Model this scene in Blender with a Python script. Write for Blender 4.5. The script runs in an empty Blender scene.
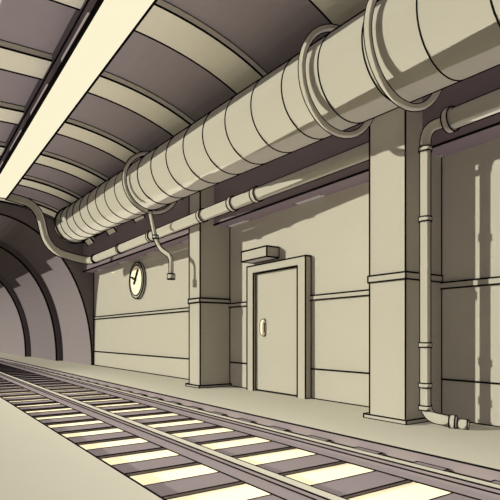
import bpy, math, bmesh
from mathutils import Vector, Matrix
scene=bpy.context.scene
scene.view_settings.view_transform='Standard'
CAM=Vector((0,0,1.0))
V=Vector
# ---------------- materials
def mat(name,col,kind='toon',size=1.0,var=0.015):
    m=bpy.data.materials.new(name); m.use_nodes=True
    nt=m.node_tree; nt.nodes.clear()
    out=nt.nodes.new('ShaderNodeOutputMaterial')
    if kind=='toon':
        b=nt.nodes.new('ShaderNodeBsdfToon'); b.component='DIFFUSE'
        b.inputs['Size'].default_value=size; b.inputs['Smooth'].default_value=0.0
    elif kind=='emit':
        b=nt.nodes.new('ShaderNodeEmission')
    else:
        b=nt.nodes.new('ShaderNodeBsdfDiffuse')
    if kind!='emit' and var>0:
        n=nt.nodes.new('ShaderNodeTexNoise'); n.inputs['Scale'].default_value=1.5
        tc=nt.nodes.new('ShaderNodeTexCoord')
        nt.links.new(tc.outputs['Object'],n.inputs['Vector'])
        mx=nt.nodes.new('ShaderNodeMix'); mx.data_type='RGBA'
        mx.inputs[6].default_value=tuple(c*(1-var) for c in col)+(1,)
        mx.inputs[7].default_value=tuple(min(1,c*(1+var)) for c in col)+(1,)
        nt.links.new(n.outputs['Fac'],mx.inputs[0])
        nt.links.new(mx.outputs[2],b.inputs['Color'])
    else:
        b.inputs['Color'].default_value=tuple(col)+(1,)
    nt.links.new(b.outputs[0],out.inputs['Surface'])
    return m
M_BEIGE=mat('beige_paint',(.44,.415,.34))
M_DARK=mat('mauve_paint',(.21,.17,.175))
M_CREAM=mat('cream_paint',(.93,.86,.64))
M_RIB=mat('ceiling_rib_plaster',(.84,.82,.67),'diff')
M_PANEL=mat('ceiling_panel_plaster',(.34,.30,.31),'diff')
M_TUN=mat('tunnel_lining_painted_gloom',(.17,.145,.147),'diff')  # tunnel gloom painted into the colour, since the key sun reaches inside
M_TUN2=mat('tunnel_lining_deep_painted_gloom',(.135,.114,.116),'diff')  # same painted gloom, slightly darker, for alternate sections and end wall
M_FLOOR=mat('concrete_floor',(.41,.39,.315),'diff')
M_BALL=mat('cream_ballast',(.93,.83,.56),'diff')
M_SLEEP=mat('sleeper_timber',(.20,.168,.17),'diff')
M_KERB=mat('kerb_concrete',(.19,.16,.162),'diff')
M_INK=mat('ink_line',(.006,.005,.005),'diff',var=0)
M_LAMP=mat('lamp_diffuser',(.98,.90,.64),'emit')

# ---------------- helpers
INK={}
def root(name):
    e=bpy.data.objects.new(name,None); scene.collection.objects.link(e); INK[e]=[]; return e
def add(name,verts,faces,m,parent=None,smooth=None):
    me=bpy.data.meshes.new(name); me.from_pydata([tuple(v) for v in verts],[],faces); me.update()
    me.materials.append(m)
    if smooth:
        for i,p in enumerate(me.polygons): p.use_smooth=(i<smooth)
    o=bpy.data.objects.new(name,me); scene.collection.objects.link(o)
    if parent: o.parent=parent
    return o
def recalc(o):
    bm=bmesh.new(); bm.from_mesh(o.data); bmesh.ops.recalc_face_normals(bm,faces=bm.faces); bm.to_mesh(o.data); bm.free()
def wr(p): return max(.0065,min(.030,.00185*(p-CAM).length))
def seg(r,a,b,k=1.0): INK[r].append((V(a),V(b),k))
def poly(r,pts,closed=False,k=1.0):
    for i in range(len(pts)-1): seg(r,pts[i],pts[i+1],k)
    if closed: seg(r,pts[-1],pts[0],k)
def build_ink():
    for r,segs in INK.items():
        if not segs: continue
        vs=[];fs=[]
        for a,b,k in segs:
            d=b-a
            if d.length<1e-6: continue
            d.normalize()
            u=d.orthogonal().normalized(); w=d.cross(u)
            ra=wr(a)*k; rb=wr(b)*k
            a2=a-d*ra*.4; b2=b+d*rb*.4
            s=len(vs); n=5
            for i in range(n):
                t=2*math.pi*i/n; o=u*math.cos(t)+w*math.sin(t)
                vs.append(a2+o*ra); vs.append(b2+o*rb)
            for i in range(n):
                j=(i+1)%n
                fs.append((s+2*i,s+2*j,s+2*j+1,s+2*i+1))
            fs.append(tuple(s+2*i for i in range(n))); fs.append(tuple(s+2*i+1 for i in reversed(range(n))))
        add('outline',vs,fs,M_INK,r)
def box(name,x0,x1,y0,y1,z0,z1,m,r,ink=True):
    vs=[V((x,y,z)) for x in(x0,x1) for y in(y0,y1) for z in(z0,z1)]
    fs=[(0,1,3,2),(4,6,7,5),(0,4,5,1),(2,3,7,6),(0,2,6,4),(1,5,7,3)]
    o=add(name,vs,fs,m,r)
    if ink:
        for a,b in((0,1),(0,2),(0,4),(1,3),(1,5),(2,3),(2,6),(4,5),(4,6),(3,7),(5,7),(6,7)): seg(r,vs[a],vs[b],.9)
    return o
def fillet(pts,rad,n=6):
    pts=[V(p) for p in pts]; out=[pts[0]]
    for i in range(1,len(pts)-1):
        p=pts[i]; a=(pts[i-1]-p); b=(pts[i+1]-p)
        ra=min(rad,a.length*.49); rb=min(rad,b.length*.49)
        A=p+a.normalized()*ra; B=p+b.normalized()*rb
        for k in range(n+1):
            t=k/n; out.append(A*(1-t)**2+p*2*t*(1-t)+B*t*t)
    out.append(pts[-1]); return out
def circ(r,c,ax,R,n=32,k=1.0):
    ax=V(ax).normalized(); u=ax.orthogonal().normalized(); w=ax.cross(u); c=V(c)
    poly(r,[c+(u*math.cos(2*math.pi*i/n)+w*math.sin(2*math.pi*i/n))*R for i in range(n)],True,k)
def sweep(name,pts,R,m,r,n=24,closed=False,sil=True,rims=True,k=1.0):
    pts=[V(p) for p in pts]; N=len(pts); T=[]
    for i in range(N):
        if closed: t=pts[(i+1)%N]-pts[i-1]
        else: t=pts[min(i+1,N-1)]-pts[max(i-1,0)]
        T.append(t.normalized())
    u=T[0].orthogonal().normalized(); vs=[];fs=[]
    for i in range(N):
        u=(u-T[i]*u.dot(T[i])).normalized(); w=T[i].cross(u)
        for j in range(n):
            a=2*math.pi*j/n; vs.append(pts[i]+(u*math.cos(a)+w*math.sin(a))*R)
    for i in range(N if closed else N-1):
        i2=(i+1)%N
        for j in range(n):
            j2=(j+1)%n; fs.append((i*n+j,i2*n+j,i2*n+j2,i*n+j2)[::-1])
    ns=len(fs)
    if not closed:
        fs.append(tuple(range(n))); fs.append(tuple((N-1)*n+j for j in reversed(range(n))))
    o=add(name,vs,fs,m,r,smooth=ns)
    recalc(o)
    if sil:
        for s in(1,-1):
            L=[]
            for i in range(N):
                v=CAM-pts[i]; v=v-T[i]*v.dot(T[i]); D=v.length
                if D<=R*1.05: L.append(None); continue
                v.normalize(); a=s*math.acos(R/D)
                L.append(pts[i]+(Matrix.Rotation(a,3,T[i])@v)*R)
            idx=list(range(N))+([0] if closed else [])
            for a,b in zip(idx[:-1],idx[1:]):
                if L[a] is not None and L[b] is not None and (L[a]-L[b]).length<(pts[a]-pts[b]).length*3+.01: seg(r,L[a],L[b],k)
    if rims and not closed:
        circ(r,pts[0],T[0],R,n,k); circ(r,pts[-1],T[-1],R,n,k)
    return o
def collar(name,p,ax,R,h,m,r,n=24):
    ax=V(ax).normalized(); p=V(p)
    return sweep(name,[p-ax*h/2,p+ax*h/2],R,m,r,n,k=.7)

# ---------------- dimensions
WX=5.37; SPR=3.17; YE=17.1; YF=45
CX=2.08
def vault(off=0,n=28,xmin=1.0,a=WX-CX,b=2.0,z0=SPR,e=2.1):
    P=[]
    for i in range(n+1):
        t=math.pi/2*i/n
        P.append((CX+(a-off)*math.cos(t)**(2/e), z0+(b-off)*math.sin(t)**(2/e)))
    z=P[-1][1]
    P.append((xmin,z-.03))
    return P
def shell(name,inner,outer,y0,y1,m,r):
    n=len(inner); vs=[]
    for (x,z) in inner: vs+= [V((x,y0,z)),V((x,y1,z))]
    s=len(vs)
    for (x,z) in outer: vs+= [V((x,y0,z)),V((x,y1,z))]
    fs=[]
    for i in range(n-1):
        a=2*i
        fs.append((a,a+1,a+3,a+2))
        fs.append((s+a,s+a+2,s+a+3,s+a+1))
        fs.append((a,a+2,s+a+2,s+a))
        fs.append((a+1,s+a+1,s+a+3,a+3))
    e=2*(n-1)
    fs.append((0,s,s+1,1)); fs.append((e,e+1,s+e+1,s+e))
    o=add(name,vs,fs,m,r); recalc(o)
    return o
# ---------------- ceiling
R=root('ceiling')
vi=vault(0); vo=vault(-.2)
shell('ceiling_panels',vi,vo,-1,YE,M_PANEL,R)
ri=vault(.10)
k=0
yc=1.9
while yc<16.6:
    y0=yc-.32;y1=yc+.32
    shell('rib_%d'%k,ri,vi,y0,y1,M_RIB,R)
    for y in(y0,y1):
        poly(R,[V((x,y,z)) for x,z in ri])
    poly(R,[V((x,y0,z)) for x,z in vi],k=.7)
    k+=1; yc+=2.05
R=root('added_dark_band')
box('added_dark_beam',5.0,WX,-1,YE,SPR,4.15,M_DARK,R,False)  # dark beam added to cover lit rib ends and keep this band dark
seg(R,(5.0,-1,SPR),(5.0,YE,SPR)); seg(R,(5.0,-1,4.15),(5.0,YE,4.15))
# ---------------- right wall
R=root('wall_right')
box('wall_panel',WX,WX+.2,-1,YE,-.3,SPR,M_BEIGE,R,False)
seg(R,(WX,-1,0),(WX,YE,0)); seg(R,(WX,YE,0),(WX,YE,SPR))
R=root('trim_1'); box('dado_rail',WX-.02,WX+.01,-1,YE,1.57,1.645,M_BEIGE,R,False)
for z in(1.57,1.645): seg(R,(WX-.02,-1,z),(WX-.02,YE,z),.7)
R=root('trim_2'); box('lower_rail',WX-.006,WX+.01,-1,YE,.475,.480,M_BEIGE,R,False)
seg(R,(WX-.006,-1,.478),(WX-.006,YE,.478),.8)
# ---------------- floors
R=root('floor'); box('floor_slab',-3,1.31,-2,YF,-.4,0,M_FLOOR,R,False)
seg(R,(1.31,-2,0),(1.31,YF,0),.9)
R=root('platform_walkway'); box('walkway_slab',3.67,WX+.1,-2,YF,-.4,0,M_FLOOR,R,False)
box('kerb_face',3.64,3.67,-2,YF,-.2,-.002,M_KERB,R,False)
seg(R,(3.64,-2,0),(3.64,YF,0),.9); seg(R,(3.64,-2,-.1),(3.64,YF,-.1),.9)
R=root('track_bed'); box('ballast',1.31,3.64,-2,YF,-.4,-.1,M_BALL,R,False)
# ---------------- track
R=root('railway_track')
vs=[];fs=[]
y=-1.0
while y<YF-.5:
    x0,x1,y0,y1,z0,z1=1.33,3.62,y,y+.30,-.1,-.075
    s=len(vs)
    vs+=[V((a,b,c)) for a in(x0,x1) for b in(y0,y1) for c in(z0,z1)]
    fs+=[tuple(s+i for i in f) for f in[(0,1,3,2),(4,6,7,5),(0,4,5,1),(2,3,7,6),(0,2,6,4),(1,5,7,3)]]
    if y<22:
        for a,b in((1,3),(1,5),(3,7),(5,7),(0,4),(0,1)): seg(R,vs[s+a],vs[s+b],.7 if y<9 else .45)
    y+=.68
add('sleepers',vs,fs,M_SLEEP,R)
def rail(name,xc):
    prof=[(-.085,-.075),(-.085,-.062),(-.018,-.05),(-.018,-.02),(-.045,-.012),(-.045,.018),(.045,.018),(.045,-.012),(.018,-.02),(.018,-.05),(.085,-.062),(.085,-.075)]
    n=len(prof); v=[V((xc+x,yy,z)) for yy in(-2,YF) for x,z in prof]
    f=[(i,(i+1)%n,n+(i+1)%n,n+i) for i in range(n)]+[tuple(range(n))[::-1],tuple(range(n,2*n))]
    add(name,v,f,M_KERB,R)  # shade of the rail sides put into the colour, as the key lights them
    box(name+'_running_surface',xc-.043,xc+.043,-2,YF,.016,.021,M_FLOOR,R,False)  # beige cap gives the rail its painted lighter top
    for x,z in((-.045,.019),(.045,.019),(-.045,-.012),(-.085,-.07)): seg(R,(xc+x,-2,z),(xc+x,YF,z),.7)
rail('rail_1',2.14); rail('rail_2',3.18)
# ---------------- portal + far tunnel
def hs(off,n=28):
    P=[]
    for i in range(n+1):
        t=math.pi/2*i/n
        P.append((CX+(3.22-off)*math.cos(t)**(2/2.1),(4.8-off)*math.sin(t)**(2/2.1)))
    P.append((1.0,P[-1][1]-.03)); return P
R=root('tunnel_portal')
fo=[(WX,SPR*i/8) for i in range(8)]+vault(0,20)
ho=hs(0,len(fo)-2)
shell('portal_wall',ho,fo,YE,YE+.15,M_TUN,R)
poly(R,[V((x,YE,z)) for x,z in ho])
poly(R,[V((x,YE,z)) for x,z in fo])
R=root('tunnel_bore')
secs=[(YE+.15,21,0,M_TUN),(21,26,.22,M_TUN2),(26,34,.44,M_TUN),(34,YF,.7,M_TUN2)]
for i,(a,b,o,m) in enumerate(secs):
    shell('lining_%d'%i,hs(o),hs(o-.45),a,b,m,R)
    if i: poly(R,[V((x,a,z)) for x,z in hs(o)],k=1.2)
box('bore_end_wall',.8,5.6,YF,YF+.2,-.4,5.4,M_TUN2,R,False)
# ---------------- ceiling light
R=root('ceiling_light_strip')
box('housing',1.81,2.34,-1,15.0,4.78,5.2,M_KERB,R,True)
box('diffuser',1.83,2.32,-1,14.98,4.75,4.779,M_LAMP,R,True)
seg(R,(1.81,-1,4.98),(1.81,15.0,4.98))
al=bpy.data.lights.new('tube_lamp','AREA'); al.shape='RECTANGLE'; al.size=.45; al.size_y=16; al.energy=170; al.spread=math.radians(75)
al.color=(1,.97,.92); al.use_shadow=False
ao=bpy.data.objects.new('tube_lamp',al); scene.collection.objects.link(ao); ao.parent=R; ao.location=(2.075,7,4.9)
# ---------------- columns
def column(y0,y1):
    R=root('column')
    x0=4.69
    box('shaft',x0,WX,y0,y1,0,4.5,M_BEIGE,R)
    box('band',x0-.015,WX,y0-.015,y1+.015,1.65,1.73,M_BEIGE,R)
    box('plinth',x0-.05,WX,y0-.05,y1+.05,0,.05,M_BEIGE,R)
column(3.66,4.19); column(8.44,8.88)
# ---------------- big pipe
def pc(y): return V((4.1,y,1+2.89+(y-4.02)*.0327))
R=root('ventilation_duct')
sweep('duct_body',[pc(-1),pc(15.0)],.49,M_BEIGE,R,n=96)
ax=(pc(10)-pc(0)).normalized()
y=-.4
while y<14.8:
    circ(R,pc(y),ax,.491,48,.85 if y<9 else .65); y+=.62
collar('end_flange',pc(14.95),ax,.53,.12,M_BEIGE,R,32)
def torus(name,c,Rr,rr,R):
    u=V((1,0,0)); w=ax.cross(u)
    sweep(name,[c+(u*math.cos(2*math.pi*i/40)+w*math.sin(2*math.pi*i/40))*Rr for i in range(40)],rr,M_BEIGE,R,n=12,closed=True,k=.8)
for i,yy in enumerate((3.17,4.1,9.35)):
    torus('hanger_ring_%d'%i,pc(yy),.58,.034,R)
    c=pc(yy)
    sweep('hanger_rod_%d'%i,[c+V((.2,0,.52)),c+V((.2,0,.85))],.022,M_BEIGE,R,n=10)
c=pc(9.35)
sweep('drop_pipe',fillet([c+V((-.05,0,-.57)),V((4.15,9.3,2.95)),V((4.22,9.2,2.72)),V((4.3,8.9,2.55)),V((4.3,8.9,2.2))],.12),.038,M_BEIGE,R,n=12,k=.7)
collar('drop_collar',(4.15,9.3,2.98),(0,0,1),.055,.06,M_BEIGE,R,12)
collar('valve_knob',(4.3,8.9,2.16),(0,0,1),.07,.1,M_BEIGE,R,14)
# ---------------- slim pipe
R=root('service_pipe')
path=fillet([(2.4,15.5,4.95),(3.2,15.4,4.8),(3.45,15.25,3.5),(4.5,14.9,3.2),(4.5,7.9,3.2),(4.88,4.1,3.36)],.5)
sweep('pipe_body',path,.1,M_BEIGE,R,n=24,k=.9)
for yy in(14.2,12.2,10.3,8.0,7.1,6.5):
    if yy>=7.9: p=V((4.5,yy,3.2)); a=V((0,1,0))
    else:
        t=(7.9-yy)/3.8; p=V((4.5+.38*t,yy,3.2+.16*t)); a=V((.38,-3.8,.16))
    collar('coupling',p,a,.118,.09,M_BEIGE,R)
# near downpipe
R=root('downpipe')
A=V((4.86,3.2,3.335))
sweep('feed_pipe',[A,V((4.86,-1,3.335))],.105,M_BEIGE,R)
collar('feed_flange',A,(0,1,0),.13,.07,M_BEIGE,R)
dp=fillet([A+V((0,.02,0)),V((4.79,3.47,3.32)),V((4.79,3.47,.1)),V((4.9,3.2,.07))],.17)
sweep('riser',dp,.055,M_BEIGE,R,n=20,k=.9)
for z in(3.08,2.3,.9,.45,.2): collar('joint',(4.79,3.47,z),(0,0,1),.068,.05,M_BEIGE,R,20)
collar('foot_flange',(4.9,3.2,.07),(.1,-.27,0),.07,.06,M_BEIGE,R,20)
collar('foot_cap',(4.93,3.1,.055),(.1,-.27,0),.05,.1,M_BEIGE,R,20)
# ---------------- door
R=root('door_1')
fx=5.25
box('jamb_left',fx,WX,7.46,7.66,0,2.28,M_BEIGE,R,False)
box('jamb_right',fx,WX,6.02,6.22,0,2.28,M_BEIGE,R,False)
box('lintel',fx,WX,6.22,7.46,2.14,2.28,M_BEIGE,R,False)
box('door_leaf',5.31,WX,6.22,7.46,.02,2.14,M_BEIGE,R,True)
poly(R,[(fx,7.66,0),(fx,7.66,2.28),(fx,6.02,2.28),(fx,6.02,0)],k=.9)
poly(R,[(fx,7.46,0),(fx,7.46,2.14),(fx,6.22,2.14),(fx,6.22,0)],k=.9)
poly(R,[(WX,6.02,0),(WX,6.02,2.28),(WX,7.66,2.28)],k=.9); seg(R,(fx,6.02,2.28),(WX,6.02,2.28)); seg(R,(fx,6.02,0),(WX,6.02,0)); seg(R,(fx,7.66,2.28),(WX,7.66,2.28))
sweep('handle',fillet([(5.31,7.2,1.03),(5.26,7.2,1.05),(5.26,7.2,1.25),(5.31,7.2,1.27)],.04),.034,M_CREAM,R,n=12,k=.7)
R=root('exit_sign_box')
box('sign_casing',5.1,WX,6.85,7.62,2.36,2.54,M_BEIGE,R)
# ---------------- clock
R=root('wall_clock')
cc=V((WX,13.15,2.54))
sweep('rim',[cc,cc+V((-.07,0,0))],.50,M_BEIGE,R,n=40,k=.7)
sweep('dial',[cc+V((-.06,0,0)),cc+V((-.08,0,0))],.42,M_CREAM,R,n=40,sil=False,k=.6)
f=cc+V((-.10,0,0))
seg(R,f+V((0,.10,-.09)),f+V((0,-.17,.27)),1.1); seg(R,f,f+V((0,.26,.10)),1.1)
build_ink()
# ---------------- lights
def sun(name,frm,E,col,shadow):
    l=bpy.data.lights.new(name,'SUN'); l.energy=E; l.color=col; l.angle=0.0; l.use_shadow=shadow
    o=bpy.data.objects.new(name,l); scene.collection.objects.link(o)
    o.rotation_euler=V(frm).to_track_quat('Z','Y').to_euler(); o.location=V(frm)*20
el=math.radians(16)
sun('key_sun',(-.85*math.cos(el),.53*math.cos(el),math.sin(el)),6.0,(1,.985,.87),True)
sun('fill_sun',(-.85,-.3,.4),.4,(.90,.82,1),False)
sun('bounce_sun',(.85,.3,-.4),2.1,(.97,.89,.98),False)
sun('overhead_sun',(-.01,0,1),.3,(1,.98,.95),False)
w=bpy.data.worlds.new('w'); scene.world=w; w.use_nodes=True
w.node_tree.nodes['Background'].inputs[0].default_value=(.19,.165,.168,1)
w.node_tree.nodes['Background'].inputs[1].default_value=.3
# ---------------- camera
c=bpy.data.cameras.new('camera'); co=bpy.data.objects.new('camera',c); scene.collection.objects.link(co)
c.sensor_width=36; c.lens=36; c.shift_y=.172; c.clip_start=.05
co.location=CAM; co.rotation_euler=(math.pi/2,0,-math.atan(347/500))
scene.camera=co
